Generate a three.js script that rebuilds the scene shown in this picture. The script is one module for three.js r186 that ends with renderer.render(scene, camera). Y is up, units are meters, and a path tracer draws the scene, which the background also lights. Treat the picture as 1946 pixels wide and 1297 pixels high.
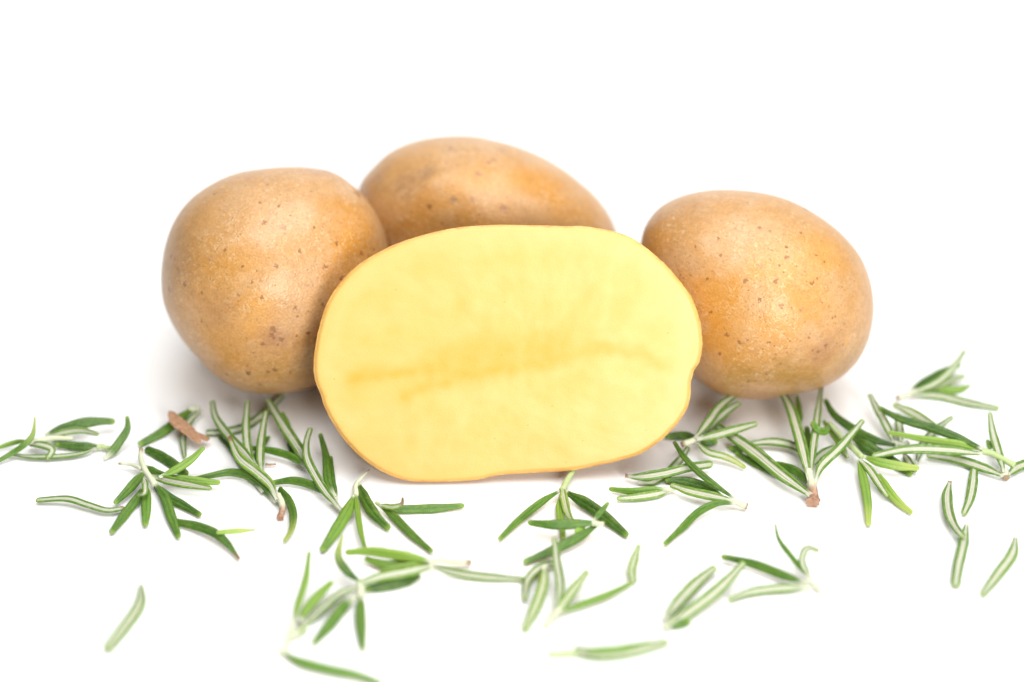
import * as THREE from 'three';
import { ImprovedNoise } from 'three/addons/math/ImprovedNoise.js';
import { RectAreaLightUniformsLib } from 'three/addons/lights/RectAreaLightUniformsLib.js';
import { mergeGeometries } from 'three/addons/utils/BufferGeometryUtils.js';

// ---------------------------------------------------------------- camera, lights, exposure
const scene = new THREE.Scene();
const FOV = 19.0, PITCH = 30, DIST = 0.45;
const TARGET = new THREE.Vector3(0, 0.0305, -0.004);
const camera = new THREE.PerspectiveCamera(FOV, 1024 / 682, 0.02, 20);
camera.position.set(0, Math.sin(PITCH * Math.PI / 180) * DIST, Math.cos(PITCH * Math.PI / 180) * DIST).add(TARGET);
camera.lookAt(TARGET);
camera.focus = 0.451;
camera.userData.fStop = 4.7;
camera.updateMatrixWorld(true);

scene.background = new THREE.Color(0.03, 0.03, 0.03);        // the white studio room that surrounds the set
RectAreaLightUniformsLib.init();
function softbox(pos, target, w, h, intensity, color = 0xffffff) {
  const l = new THREE.RectAreaLight(color, intensity, w, h);
  l.position.set(...pos); l.lookAt(...target);
  scene.add(l); return l;
}
softbox([0.165, 0.205, 0.50], [0.0, 0.03, -0.01], 0.17, 0.17, 41, 0xfffaf4).name = 'front_softbox';
softbox([0.13, 0.80, 0.06], [0, 0, -0.02], 0.95, 1.0, 5.8).name = 'overhead_softbox';
softbox([0.0, 0.75, -0.35], [0, 0.45, -1.25], 1.2, 0.6, 5).name = 'backdrop_softbox';

const renderer = new THREE.WebGLRenderer({ antialias: true });
renderer.setSize(1024, 682);
renderer.toneMapping = THREE.LinearToneMapping;
renderer.toneMappingExposure = 0.8;
renderer.shadowMap.enabled = true;

// ---------------------------------------------------------------- helpers
const V3 = (x, y, z) => new THREE.Vector3(x, y, z);
const noise = new ImprovedNoise();
const N3 = (x, y, z) => noise.noise(x + 31.7, y + 17.3, z + 53.1);
function fbm(x, y, z, o = 3) { let s = 0, a = 0.5; for (let i = 0; i < o; i++) { s += a * N3(x, y, z); x *= 2.03; y *= 2.03; z *= 2.03; a *= 0.5; } return s; }
let seed = 20240611;
const rnd = () => { seed = (seed * 1664525 + 1013904223) >>> 0; return seed / 4294967296; };
const clamp01 = (x) => Math.min(1, Math.max(0, x));
const sstep = (a, b, x) => { const t = clamp01((x - a) / (b - a)); return t * t * (3 - 2 * t); };
const lerp = (a, b, t) => a + (b - a) * t;
const mix3 = (c, d, t) => [lerp(c[0], d[0], t), lerp(c[1], d[1], t), lerp(c[2], d[2], t)];
const ALBEDO = 0.78;   // the photograph is exposed so that colours read off it are brighter than the surfaces are
const lin = (r, g, b) => { const c = new THREE.Color().setRGB(r / 255, g / 255, b / 255, THREE.SRGBColorSpace); return [c.r * ALBEDO, c.g * ALBEDO, c.b * ALBEDO]; };

// the photograph is measured in 1946 x 1297 pixels; a measured point is put at its height above the table
const CR = V3().setFromMatrixColumn(camera.matrixWorld, 0), CU = V3().setFromMatrixColumn(camera.matrixWorld, 1), CF = V3().setFromMatrixColumn(camera.matrixWorld, 2).negate();
const TY = Math.tan(FOV * Math.PI / 360), TX = TY * 1024 / 682;
function ray(px, py) { return CF.clone().addScaledVector(CR, (px / 973 - 1) * TX).addScaledVector(CU, (1 - py / 648.5) * TY); }   // unit depth, not unit length
function onTable(px, py, mm = 0) { const d = ray(px, py); return camera.position.clone().addScaledVector(d, (mm * 0.001 - camera.position.y) / d.y); }
// detail crops the points were read from: x0, y0, magnification
const CROP = { A: [0, 650, 2.882], B: [380, 720, 3.705], C: [500, 880, 3.11], D: [900, 860, 2.9675], E: [1140, 720, 3.814], F: [1460, 640, 3.4136], G: [1200, 960, 2.6086], H: [120, 1050, 5.25], I: [0, 780, 7.485], P1: [280, 240, 2.358], P2: [660, 240, 3.604], P3: [1180, 340, 2.882], P4: [570, 400, 2.359] };
const full = (z, x, y) => [CROP[z][0] + x / CROP[z][2], CROP[z][1] + y / CROP[z][2]];
const pairs = (a) => { const o = []; for (let i = 0; i < a.length; i += 2) o.push([a[i], a[i + 1]]); return o; };

const used = {};
function numbered(n) { const k = used[n] = (used[n] ?? -1) + 1; return k ? n + '_' + String(k).padStart(3, '0') : n; }
function tag(o, label, category, group) { o.userData.label = label; o.userData.category = category; if (group) o.userData.group = group; return o; }
function mesh(name, geometry, material, parent) { const m = new THREE.Mesh(geometry, material); m.name = name; m.castShadow = m.receiveShadow = true; parent.add(m); return m; }

// ---------------------------------------------------------------- white paper sweep: table surface and background in one sheet
{
  const prof = [[0.75, 0], [0.3, 0], [0, 0], [-0.3, 0], [-0.6, 0]];
  for (let i = 1; i <= 14; i++) { const a = i / 14 * Math.PI / 2; prof.push([-0.6 - Math.sin(a) * 0.55, 0.55 - Math.cos(a) * 0.55]); }
  prof.push([-1.15, 1.0], [-1.15, 1.6]);
  const g = new THREE.BufferGeometry(), p = [], uv = [], idx = [];
  let s = 0;
  prof.forEach(([z, y], i) => {
    if (i) s += Math.hypot(z - prof[i - 1][0], y - prof[i - 1][1]);
    for (const x of [-1.5, 1.5]) { p.push(x, y, z); uv.push(x, s); }
    if (i) { const k = i * 2; idx.push(k - 2, k - 1, k, k - 1, k + 1, k); }
  });
  g.setAttribute('position', new THREE.Float32BufferAttribute(p, 3)); g.setAttribute('uv', new THREE.Float32BufferAttribute(uv, 2)); g.setIndex(idx); g.computeVertexNormals();
  const m = mesh('backdrop', g, new THREE.MeshStandardMaterial({ color: new THREE.Color().setRGB(0.83, 0.83, 0.825), roughness: 0.75 }), scene);
  m.userData.kind = 'structure';
  m.userData.label = 'seamless white paper surface curving up behind the potatoes';
}

// ---------------------------------------------------------------- potatoes
// A body around a centre: its outline across the view and a depth radius along it, resting on the table.
function potatoBody(zone, outline, depthRatio, lump) {
  const pts = new THREE.CatmullRomCurve3(pairs(outline).map(([x, y]) => { const q = full(zone, x, y); return V3(q[0], -q[1], 0); }), true, 'centripetal').getPoints(240);
  let cx = 0, cy = 0; for (const p of pts) { cx += p.x / pts.length; cy += p.y / pts.length; }
  const K = 256, prof = new Array(K).fill(0), hit = new Array(K).fill(0);
  const list = pts.map((p) => [Math.atan2(p.y - cy, p.x - cx), Math.hypot(p.x - cx, p.y - cy)]).sort((a, b) => a[0] - b[0]);
  const n = list.length;
  for (let k = 0; k < K; k++) {
    const a = -Math.PI + k / K * 2 * Math.PI;
    let i = list.findIndex((q) => q[0] >= a); if (i < 0) i = 0;
    const hi = list[i], lo = list[(i + n - 1) % n];
    let a0 = lo[0], a1 = hi[0], aa = a; if (a0 > a1) { if (aa > 0) a1 += 2 * Math.PI; else a0 -= 2 * Math.PI; }
    prof[k] = lerp(lo[1], hi[1], clamp01((aa - a0) / Math.max(1e-6, a1 - a0)));
  }
  for (let r = 0; r < 3; r++) { const q = prof.slice(); for (let k = 0; k < K; k++) prof[k] = (q[(k + K - 1) % K] + 2 * q[k] + q[(k + 1) % K]) / 4; }
  const radius = (a) => { let f = (a + Math.PI) / (2 * Math.PI) * K; f = ((f % K) + K) % K; const i = Math.floor(f); return lerp(prof[i], prof[(i + 1) % K], f - i); };
  const mean = prof.reduce((s, q) => s + q) / K;
  const b = { cx, cy: -cy, mean, radius, t: 0.46 };
  const dirC = ray(b.cx, b.cy), dl = dirC.clone().normalize();
  const right = V3(0, 1, 0).cross(dl).negate().normalize(), up = right.clone().cross(dl).normalize();
  b.frame = [right, up, dl];
  // point for a direction (r, u, f) in that frame, relative to the centre, metres
  b.local = (r, u, f) => {
    const rho = Math.hypot(r, u), a = Math.atan2(u, r), unit = b.t * TY / 648.5;
    const s = radius(a) * unit, m = mean * unit, D = m * depthRatio;
    const k = 1 + lump * N3(r * 1.3 + lump * 900, u * 1.3, f * 1.3) * (0.35 + 0.65 * f * f) + lump * 0.4 * N3(r * 3.1, u * 3.1 + lump * 500, f * 3.1) * f * f;
    return V3().addScaledVector(right, s * rho * Math.cos(a) * k).addScaledVector(up, s * rho * Math.sin(a) * k).addScaledVector(dl, D * f * k);
  };
  b.centre = () => camera.position.clone().addScaledVector(dirC, b.t);
  for (let it = 0; it < 30; it++) {
    let lo = 1; const c = b.centre();
    for (let i = 0; i < 40; i++) for (let j = 0; j < 60; j++) { const th = i / 39 * Math.PI, ph = j / 60 * 2 * Math.PI; lo = Math.min(lo, c.y + b.local(Math.sin(th) * Math.cos(ph), Math.cos(th), Math.sin(th) * Math.sin(ph)).y); }
    b.t += lo / (-dirC.y) * 0.8;
  }
  b.toDir = (zx, zy) => { const [px, py] = full(zone, zx, zy); const dx = px - b.cx, dy = b.cy - py, a = Math.atan2(dy, dx), rho = Math.min(0.995, Math.hypot(dx, dy) / radius(a)); return [rho * Math.cos(a), rho * Math.sin(a), -Math.sqrt(1 - rho * rho)]; };
  b.pxToM = b.t * TY / 648.5 / CROP[zone][2];
  return b;
}
const TAN = lin(203, 153, 94), PALE = lin(209, 166, 118), OCHRE = lin(206, 146, 62), AMBER = lin(214, 146, 48), YEL = lin(220, 158, 72), BROWN = lin(138, 86, 44), DARK = lin(102, 62, 36), GREYB = lin(150, 118, 92), OLIVE = lin(176, 132, 52), MAUVE = lin(166, 118, 88), FLAKE = lin(240, 210, 168);
const TONES = { ochre: OCHRE, amber: AMBER, yellow: YEL, brown: BROWN, grey: GREYB, olive: OLIVE, mauve: MAUVE, pale: PALE, dark: DARK };
function potatoSkin(b, o) {
  const W = 1280, H = 640, col = new Float32Array(W * H * 3), hgt = new Float32Array(W * H), s0 = o.shift;
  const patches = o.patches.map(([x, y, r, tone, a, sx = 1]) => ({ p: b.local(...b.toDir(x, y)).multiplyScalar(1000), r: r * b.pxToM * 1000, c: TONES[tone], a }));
  const right = b.frame[0], upv = b.frame[1], fw = b.frame[2];
  const dirAt = (i, j) => { const th = (j + 0.5) / H * Math.PI, ph = (i + 0.5) / W * 2 * Math.PI; return [-Math.sin(th) * Math.sin(ph), Math.cos(th), Math.sin(th) * Math.cos(ph)]; };   // seam at the far side
  for (let j = 0; j < H; j++) for (let i = 0; i < W; i++) {
    const d = dirAt(i, j), q = b.local(...d), x = q.x * 1000, y = q.y * 1000, z = q.z * 1000;
    const w1 = fbm(x * 0.05 + s0, y * 0.05, z * 0.05), w2 = fbm(x * 0.14 + s0, y * 0.14, z * 0.14 + 7, 3), w3 = fbm(x * 0.55, y * 0.55 + s0, z * 0.55, 3), fine = N3(x * 2.1, y * 2.1, z * 2.1 + s0), grain = N3(x * 4.7, y * 4.7 + s0, z * 4.7);
    let c = mix3(TAN, PALE, sstep(-0.25, 0.35, w2 + 0.4 * w1));
    c = mix3(c, OCHRE, 0.55 * sstep(0.0, 0.4, w1 + 0.5 * w2 - 0.05 + o.warm));
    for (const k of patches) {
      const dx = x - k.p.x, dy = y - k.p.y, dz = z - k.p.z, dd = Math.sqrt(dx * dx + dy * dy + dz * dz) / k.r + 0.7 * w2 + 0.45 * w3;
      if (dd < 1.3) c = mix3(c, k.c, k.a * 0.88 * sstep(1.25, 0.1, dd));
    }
    const smooth = sstep(0.05, 0.35, w2 + 0.3 * w1);                                    // patches where the skin is smooth
    const ridg = 1 - Math.abs(N3(x * 1.15 + 2.2 * w3, y * 1.15, z * 1.15 + 2.2 * w3 + s0)) * 6.5;   // the broken net of a russet skin
    const net = clamp01(ridg) * sstep(-0.12, 0.12, N3(x * 0.9, y * 0.9 + 40, z * 0.9)) * (1 - 0.75 * smooth) * (0.25 + 0.75 * sstep(-0.12, 0.12, fbm(x * 0.08 + 5, y * 0.08, z * 0.08 + s0)));
    c = mix3(c, FLAKE, 0.5 * net);
    const mott = 1 + 0.16 * w3 + 0.17 * fine + 0.1 * grain;
    const pore = sstep(0.33, 0.5, N3(x * 1.7 + 9, y * 1.7 + s0, z * 1.7)) * (0.4 + 0.6 * sstep(-0.2, 0.25, w2));
    c = mix3(c, BROWN, 0.26 * pore);
    const dust = sstep(0.2, 0.5, fbm(x * 0.33 + 70, y * 0.33 + s0, z * 0.33)) * sstep(0.1, 0.4, grain); c = mix3(c, BROWN, 0.3 * dust);
    const k = (j * W + i); col[k * 3] = c[0] * mott; col[k * 3 + 1] = c[1] * mott; col[k * 3 + 2] = c[2] * (2 * mott - 1 > 0.3 ? mott : 0.65);
    hgt[k] = 0.5 + 0.14 * w3 + 0.07 * fine + 0.18 * net + 0.05 * grain - 0.12 * pore;
  }
  // lenticels: small clusters of brown corky marks, splatted where they sit
  const splat = (d, rmm, tone, a, depth) => {
    const q = b.local(...d).multiplyScalar(1000), R = q.length(), th = Math.acos(THREE.MathUtils.clamp(d[1], -1, 1)), ph = (Math.atan2(-d[0], d[2]) + 2 * Math.PI) % (2 * Math.PI);
    const jj = th / Math.PI * H, ii = ph / (2 * Math.PI) * W, rj = rmm * 1.8 / R * H / Math.PI + 1, ri = rj / Math.max(0.12, Math.sin(th)) + 1, kx = rnd() * 50;
    for (let j = Math.max(0, Math.floor(jj - rj)); j <= Math.min(H - 1, jj + rj); j++) for (let i = Math.floor(ii - ri); i <= ii + ri; i++) {
      const iw = ((i % W) + W) % W, p = b.local(...dirAt(iw, j)).multiplyScalar(1000), dd = p.distanceTo(q) / rmm + 1.1 * N3(p.x * 1.6 + kx, p.y * 1.6, p.z * 1.6) + 0.6 * N3(p.x * 4 + kx, p.y * 4, p.z * 4), w = a * sstep(1.1, 0.55, dd);
      if (w <= 0) continue; const k = iw + j * W;
      for (let n = 0; n < 3; n++) col[k * 3 + n] = lerp(col[k * 3 + n], tone[n], w);
      hgt[k] -= depth * w;
    }
  };
  for (const [x, y, r = 9, tone = 'brown', a = 0.72] of o.spots) splat(b.toDir(x, y), Math.max(0.26, 0.9 * r * b.pxToM * 1000), TONES[tone], a, 0.25);
  for (let n = 0; n < o.count * 5; n++) {   // pepper of fine pores, thicker in some regions
    const u = rnd() * 2 - 1, f = rnd() * 2 * Math.PI, s = Math.sqrt(1 - u * u), d = [s * Math.cos(f), u, s * Math.sin(f)], q = b.local(...d).multiplyScalar(1000);
    if (fbm(q.x * 0.07 + s0, q.y * 0.07, q.z * 0.07) + 0.5 * rnd() < 0.16) continue;
    splat(d, 0.13 + 0.12 * rnd(), rnd() < 0.5 ? DARK : BROWN, 0.3 + 0.4 * rnd(), 0.15);
  }
  for (let n = 0; n < o.count; n++) {
    const u = rnd() * 2 - 1, f = rnd() * 2 * Math.PI, s = Math.sqrt(1 - u * u), d = [s * Math.cos(f), u, s * Math.sin(f)];
    splat(d, 0.2 + 0.4 * rnd() * rnd() + (rnd() < 0.05 ? 0.4 : 0), rnd() < 0.15 ? DARK : rnd() < 0.6 ? BROWN : MAUVE, 0.2 + 0.35 * rnd(), 0.2);
  }
  const A = new Uint8Array(W * H * 4), B = new Uint8Array(W * H * 4), c = new THREE.Color();
  for (let j = 0; j < H; j++) for (let i = 0; i < W; i++) {
    const k = j * W + i, t = k * 4;
    c.setRGB(clamp01(col[k * 3]), clamp01(col[k * 3 + 1]), clamp01(col[k * 3 + 2])).convertLinearToSRGB();
    A[t] = c.r * 255; A[t + 1] = c.g * 255; A[t + 2] = c.b * 255; A[t + 3] = 255;
    B[t] = B[t + 1] = B[t + 2] = clamp01(hgt[k]) * 255; B[t + 3] = 255;
  }
  const tex = (data, srgb) => { const x = new THREE.DataTexture(data, W, H, THREE.RGBAFormat); x.magFilter = THREE.LinearFilter; x.minFilter = THREE.LinearFilter; x.wrapS = THREE.RepeatWrapping; if (srgb) x.colorSpace = THREE.SRGBColorSpace; x.needsUpdate = true; return x; };
  return new THREE.MeshPhysicalMaterial({ map: tex(A, true), bumpMap: tex(B), bumpScale: 0.00032, roughness: 0.37, specularIntensity: 0.95, sheen: 0.08, sheenRoughness: 0.5, sheenColor: new THREE.Color(0.9, 0.75, 0.6) });
}
function potato(zone, outline, depthRatio, lump, skin, label) {
  const b = potatoBody(zone, outline, depthRatio, lump), NU = 220, NV = 130, p = [], uv = [], idx = [];
  for (let j = 0; j <= NV; j++) for (let i = 0; i <= NU; i++) {
    const v = j / NV, u = i / NU, th = v * Math.PI, ph = u * 2 * Math.PI, q = b.local(-Math.sin(th) * Math.sin(ph), Math.cos(th), Math.sin(th) * Math.cos(ph));
    p.push(q.x, q.y, q.z); uv.push(u, v);
    if (i && j) { const a = j * (NU + 1) + i; idx.push(a - NU - 2, a - NU - 1, a - 1, a - NU - 1, a, a - 1); }
  }
  const g = new THREE.BufferGeometry(); g.setAttribute('position', new THREE.Float32BufferAttribute(p, 3)); g.setAttribute('uv', new THREE.Float32BufferAttribute(uv, 2)); g.setIndex(idx); g.computeVertexNormals();
  { const n = g.attributes.normal, q = g.attributes.position; let s = 0; for (let i = 0; i < n.count; i += 97) s += n.getX(i) * q.getX(i) + n.getY(i) * q.getY(i) + n.getZ(i) * q.getZ(i);
    if (s < 0) { for (let i = 0; i < idx.length; i += 3) { const k = idx[i]; idx[i] = idx[i + 1]; idx[i + 1] = k; } g.setIndex(idx); g.computeVertexNormals(); } 
    for (let j = 0; j <= NV; j++) { const a = j * (NU + 1), e = a + NU, x = n.getX(a) + n.getX(e), y = n.getY(a) + n.getY(e), z = n.getZ(a) + n.getZ(e), l = Math.hypot(x, y, z); for (const k of [a, e]) n.setXYZ(k, x / l, y / l, z / l); } }
  const c = b.centre(), m = mesh(numbered('potato'), g, potatoSkin(b, skin), scene);
  m.position.copy(c);
  console.log('potato', zone, 'centre mm', c.toArray().map((q) => (q * 1000).toFixed(1)).join(' '), 'mean r', (b.mean * b.t * TY / 648.5 * 1000).toFixed(1));
  return tag(m, label, 'potato', 'whole potatoes behind the cut one');
}
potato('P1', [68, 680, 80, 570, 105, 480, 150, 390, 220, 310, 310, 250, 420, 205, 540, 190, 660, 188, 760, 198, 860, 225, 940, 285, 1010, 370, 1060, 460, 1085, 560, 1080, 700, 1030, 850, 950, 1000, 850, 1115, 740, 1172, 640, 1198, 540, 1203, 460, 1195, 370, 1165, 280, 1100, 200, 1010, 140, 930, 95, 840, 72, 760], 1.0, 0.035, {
  shift: 3.1, warm: 0.0, count: 170,
  patches: [[700, 740, 110, 'pale', 0.6], [330, 900, 190, 'ochre', 0.6], [480, 1060, 220, 'ochre', 0.45], [280, 700, 170, 'ochre', 0.4], [930, 520, 190, 'amber', 0.75], [470, 850, 120, 'yellow', 0.8], [310, 800, 120, 'brown', 0.3], [360, 640, 150, 'ochre', 0.5], [350, 980, 130, 'ochre', 0.55], [860, 680, 120, 'amber', 0.5], [560, 940, 90, 'mauve', 0.6], [800, 220, 130, 'mauve', 0.4], [500, 220, 130, 'mauve', 0.25], [600, 1120, 200, 'olive', 0.35], [740, 940, 80, 'brown', 0.3], [150, 600, 160, 'grey', 0.25], [640, 360, 160, 'pale', 0.4]],  // first pale patch: soft highlight painted into the skin colour, plus flaky pale skin
  spots: [[605, 378], [540, 445, 11], [370, 550], [435, 630], [575, 630], [685, 575], [750, 480, 8], [845, 550, 10], [790, 650, 12], [950, 600, 11], [470, 690], [505, 760], [180, 680, 13], [130, 560, 12], [112, 700, 20, 'brown', 0.5], [255, 725], [650, 820, 10], [655, 855, 8], [425, 1090, 14, 'dark'], [335, 1090, 10, 'dark'], [545, 1085, 11], [515, 1090], [610, 1100], [475, 1145, 11, 'dark'], [455, 1000], [958, 338, 20, 'dark', 0.8], [335, 300], [525, 355], [565, 275], [1010, 585, 9], [850, 705, 12, 'dark'], [765, 810], [700, 930, 11, 'dark'], [745, 920, 10, 'dark'], [650, 940], [540, 930, 16], [580, 950, 14], [500, 960, 12], [560, 970, 10]],
}, 'large rounded tan potato left of the cut half, with an orange patch');
potato('P2', [90, 400, 120, 350, 180, 285, 280, 190, 400, 125, 540, 85, 700, 70, 860, 75, 1000, 100, 1170, 145, 1340, 220, 1500, 315, 1620, 410, 1720, 510, 1790, 610, 1845, 740, 1840, 960, 1740, 1180, 1500, 1360, 1200, 1470, 880, 1490, 560, 1420, 290, 1230, 130, 980, 60, 700, 60, 530], 0.95, 0.05, {
  shift: 11.4, warm: 0.06, count: 150,
  patches: [[1330, 430, 240, 'amber', 0.7], [830, 620, 130, 'ochre', 0.7], [480, 660, 260, 'amber', 0.55], [430, 420, 140, 'grey', 0.5], [560, 320, 90, 'grey', 0.5], [760, 430, 130, 'yellow', 0.5], [1000, 360, 200, 'yellow', 0.4], [1250, 640, 160, 'pale', 0.5], [220, 360, 140, 'grey', 0.3]],
  spots: [[900, 340, 26, 'mauve'], [970, 265, 20, 'mauve'], [1060, 570, 36, 'mauve'], [740, 510, 24, 'grey'], [720, 165, 28, 'mauve'], [580, 550, 20], [1060, 180, 24, 'grey'], [230, 350, 26, 'grey'], [550, 150, 20, 'ochre'], [1420, 430, 26, 'ochre']],
}, 'blurred tan potato at the back, its lower half hidden by the cut half');
potato('P3', [98, 330, 125, 260, 190, 180, 280, 125, 400, 85, 520, 68, 640, 67, 760, 78, 880, 105, 1000, 155, 1120, 225, 1220, 310, 1300, 410, 1350, 520, 1378, 640, 1380, 740, 1360, 850, 1310, 960, 1240, 1040, 1140, 1110, 1040, 1150, 940, 1175, 840, 1200, 740, 1206, 660, 1205, 580, 1190, 480, 1140, 400, 1080, 300, 980, 210, 840, 140, 700, 100, 560, 88, 430], 1.0, 0.03, {
  shift: 23.9, warm: 0.05, count: 220,
  patches: [[640, 800, 300, 'ochre', 0.5], [1000, 560, 260, 'yellow', 0.45], [200, 350, 130, 'amber', 0.7], [500, 680, 190, 'amber', 0.6], [560, 900, 180, 'amber', 0.55], [720, 980, 160, 'ochre', 0.6], [1080, 360, 180, 'yellow', 0.6], [820, 490, 160, 'yellow', 0.6], [860, 800, 160, 'yellow', 0.5], [900, 1060, 150, 'olive', 0.75], [700, 1080, 130, 'olive', 0.7], [1050, 1070, 110, 'olive', 0.5], [1110, 910, 120, 'mauve', 0.45], [800, 1170, 140, 'mauve', 0.35], [950, 130, 130, 'mauve', 0.3], [350, 200, 160, 'mauve', 0.2], [1250, 950, 130, 'grey', 0.3]],
  spots: [[735, 280, 12], [950, 295, 12], [880, 375, 11], [885, 430, 13], [1040, 405, 12], [840, 555, 15], [675, 568, 16], [540, 440, 12], [510, 740, 11], [760, 660, 14], [875, 685, 16], [935, 695, 12], [600, 855, 14], [1025, 835, 10], [820, 880, 11], [710, 875, 10], [570, 960, 11], [975, 157, 20, 'dark', 0.65], [480, 570, 10], [1120, 670, 8], [1160, 720, 9], [820, 1050, 8], [1025, 560, 10], [1050, 530, 9], [875, 510, 5, 'dark'], [1085, 440, 7], [405, 405, 8], [520, 352, 9], [1120, 880, 14], [1080, 910, 13], [1070, 950, 14, 'mauve'], [1050, 905, 8], [890, 990, 12, 'mauve'], [1025, 1138, 8, 'dark'], [730, 1100, 10], [765, 1095, 9], [670, 890, 12], [570, 275, 5, 'dark'], [1190, 560, 8], [1235, 850, 22, 'yellow'], [1212, 870, 8, 'brown']],
}, 'speckled tan potato right of the cut half, greenish near its base');

// ---------------------------------------------------------------- the halved potato: flat cut face towards the camera, skin dome behind
{
  const raw = pairs([62, 700, 68, 620, 85, 530, 120, 420, 180, 325, 270, 240, 400, 165, 540, 115, 700, 78, 850, 66, 1000, 66, 1150, 70, 1290, 74, 1400, 92, 1480, 120, 1560, 175, 1640, 245, 1710, 325, 1760, 400, 1790, 480, 1803, 560, 1803, 630, 1790, 680, 1765, 725, 1753, 770, 1752, 830, 1735, 890, 1690, 960, 1620, 1030, 1540, 1085, 1440, 1120, 1330, 1145, 1220, 1167, 1050, 1178, 900, 1188, 800, 1207, 650, 1217, 500, 1215, 420, 1195, 330, 1150, 240, 1075, 170, 990, 120, 900, 85, 810, 66, 750]);
  const LEAN = 25 * Math.PI / 180, n = V3(0.02, Math.sin(LEAN), Math.cos(LEAN)).normalize();
  const foot = onTable(...full('P4', 620, 1217), 0.9);
  const ex = V3(0, 1, 0).cross(n).normalize(), ey = n.clone().cross(ex).normalize();
  const onFace = (zx, zy) => { const d = ray(...full('P4', zx, zy)), t = foot.clone().sub(camera.position).dot(n) / d.dot(n), q = camera.position.clone().addScaledVector(d, t).sub(foot); return [q.dot(ex), q.dot(ey)]; };
  const crv = new THREE.CatmullRomCurve3(raw.map(([x, y]) => { const f = onFace(x, y); return V3(f[0], f[1], 0); }), true, 'centripetal');
  const NU = 360, rim = crv.getPoints(NU).slice(0, NU);
  let cx = 0, cy = 0; rim.forEach((p) => { cx += p.x / NU; cy += p.y / NU; });
  rim.forEach((p, i) => { const k = 1 + 0.003 * N3(i * 0.13, 3, 0) + 0.002 * N3(i * 0.41, 9, 0) + 0.004 * Math.max(0, N3(i * 0.53, 21, 0) - 0.25); p.set(cx + (p.x - cx) * k, cy + (p.y - cy) * k, 0); });
  const base = foot.clone(); base.y = 0;
  const to3 = (x, y, z) => foot.clone().addScaledVector(ex, x).addScaledVector(ey, y).addScaledVector(n, z).sub(base);
  const half = new THREE.Group(); half.name = 'halved_potato'; half.position.copy(base); scene.add(half);
  tag(half, 'halved potato standing in front with its pale yellow cut face outward', 'potato');
  // skin: from the rim, a slight bulge, then round to the back
  {
    const NS = 60, p = [], c = [], idx = [], D = 0.027;
    for (let j = 0; j <= NS; j++) for (let i = 0; i < NU; i++) {
      const a = j / NS * Math.PI / 2, ang = Math.atan2(rim[i].y - cy, rim[i].x - cx), left = clamp01(0.5 - 0.7 * Math.cos(ang) - 0.25 * Math.sin(ang));
      const rho = Math.cos(a) + (0.03 * left) * Math.sin(2 * a) * (1 - 0.3 * Math.sin(a)), q = to3(cx + (rim[i].x - cx) * rho, cy + (rim[i].y - cy) * rho, -D * Math.sin(a));
      const l = 1 + 0.012 * N3(q.x * 90, q.y * 90, q.z * 90) * Math.sin(a); p.push(q.x * l, Math.max(q.y, -base.y + 0.0001), q.z * l);
      const X = q.x * 1000, Y = q.y * 1000, Z = q.z * 1000;
      let k = mix3(TAN, OCHRE, sstep(-0.3, 0.4, fbm(X * 0.12, Y * 0.12, Z * 0.12))); k = mix3(k, BROWN, 0.6 * sstep(0.15, 0.4, N3(X * 1.4, Y * 1.4, Z * 1.4))); k = mix3(k, AMBER, 0.7 * (1 - sstep(0, 0.2, a)));
      c.push(...k);
      if (j) { const e = j * NU + i, f = j * NU + (i + 1) % NU; idx.push(e - NU, e, f - NU, f - NU, e, f); }
    }
    const g = new THREE.BufferGeometry(); g.setAttribute('position', new THREE.Float32BufferAttribute(p, 3)); g.setAttribute('color', new THREE.Float32BufferAttribute(c, 3)); g.setIndex(idx); g.computeVertexNormals();
    const q = g.attributes.normal, at = NU * 20; if (V3(q.getX(at), q.getY(at), q.getZ(at)).dot(V3(p[at * 3], p[at * 3 + 1], p[at * 3 + 2]).sub(to3(cx, cy, 0))) < 0) { for (let i = 0; i < idx.length; i += 3) { const k = idx[i]; idx[i] = idx[i + 1]; idx[i + 1] = k; } g.setIndex(idx); g.computeVertexNormals(); }
    mesh('skin', g, new THREE.MeshStandardMaterial({ vertexColors: true, roughness: 0.55 }), half);
  }
  // cut face
  {
    let x0 = 1, x1 = -1, y0 = 1, y1 = -1; rim.forEach((q) => { x0 = Math.min(x0, q.x); x1 = Math.max(x1, q.x); y0 = Math.min(y0, q.y); y1 = Math.max(y1, q.y); });
    const NR = 60, p = [], uv = [], idx = [];
    for (let j = 0; j <= NR; j++) for (let i = 0; i < NU; i++) {
      const s = j < 44 ? j / 44 * 0.95 : 0.95 + 0.05 * (j - 44) / (NR - 44), x = cx + (rim[i].x - cx) * s, y = cy + (rim[i].y - cy) * s, R = Math.hypot(rim[i].x - cx, rim[i].y - cy), e = (1 - s) * R;
      const z = 0.00022 * fbm(x * 140, y * 140, 5) * sstep(0, 0.004, e) - 0.0007 * Math.pow(1 - sstep(0, 0.0013, e), 2) * 1.0;
      const q = to3(x, y, z + 0.0007); p.push(q.x, q.y, q.z); uv.push((x - x0) / (x1 - x0), (y - y0) / (y1 - y0));
      if (j) { const a = j * NU + i, b = j * NU + (i + 1) % NU; idx.push(a - NU, a, b - NU, b - NU, a, b); }
    }
    const g = new THREE.BufferGeometry(); g.setAttribute('position', new THREE.Float32BufferAttribute(p, 3)); g.setAttribute('uv', new THREE.Float32BufferAttribute(uv, 2)); g.setIndex(idx); g.computeVertexNormals();
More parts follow.
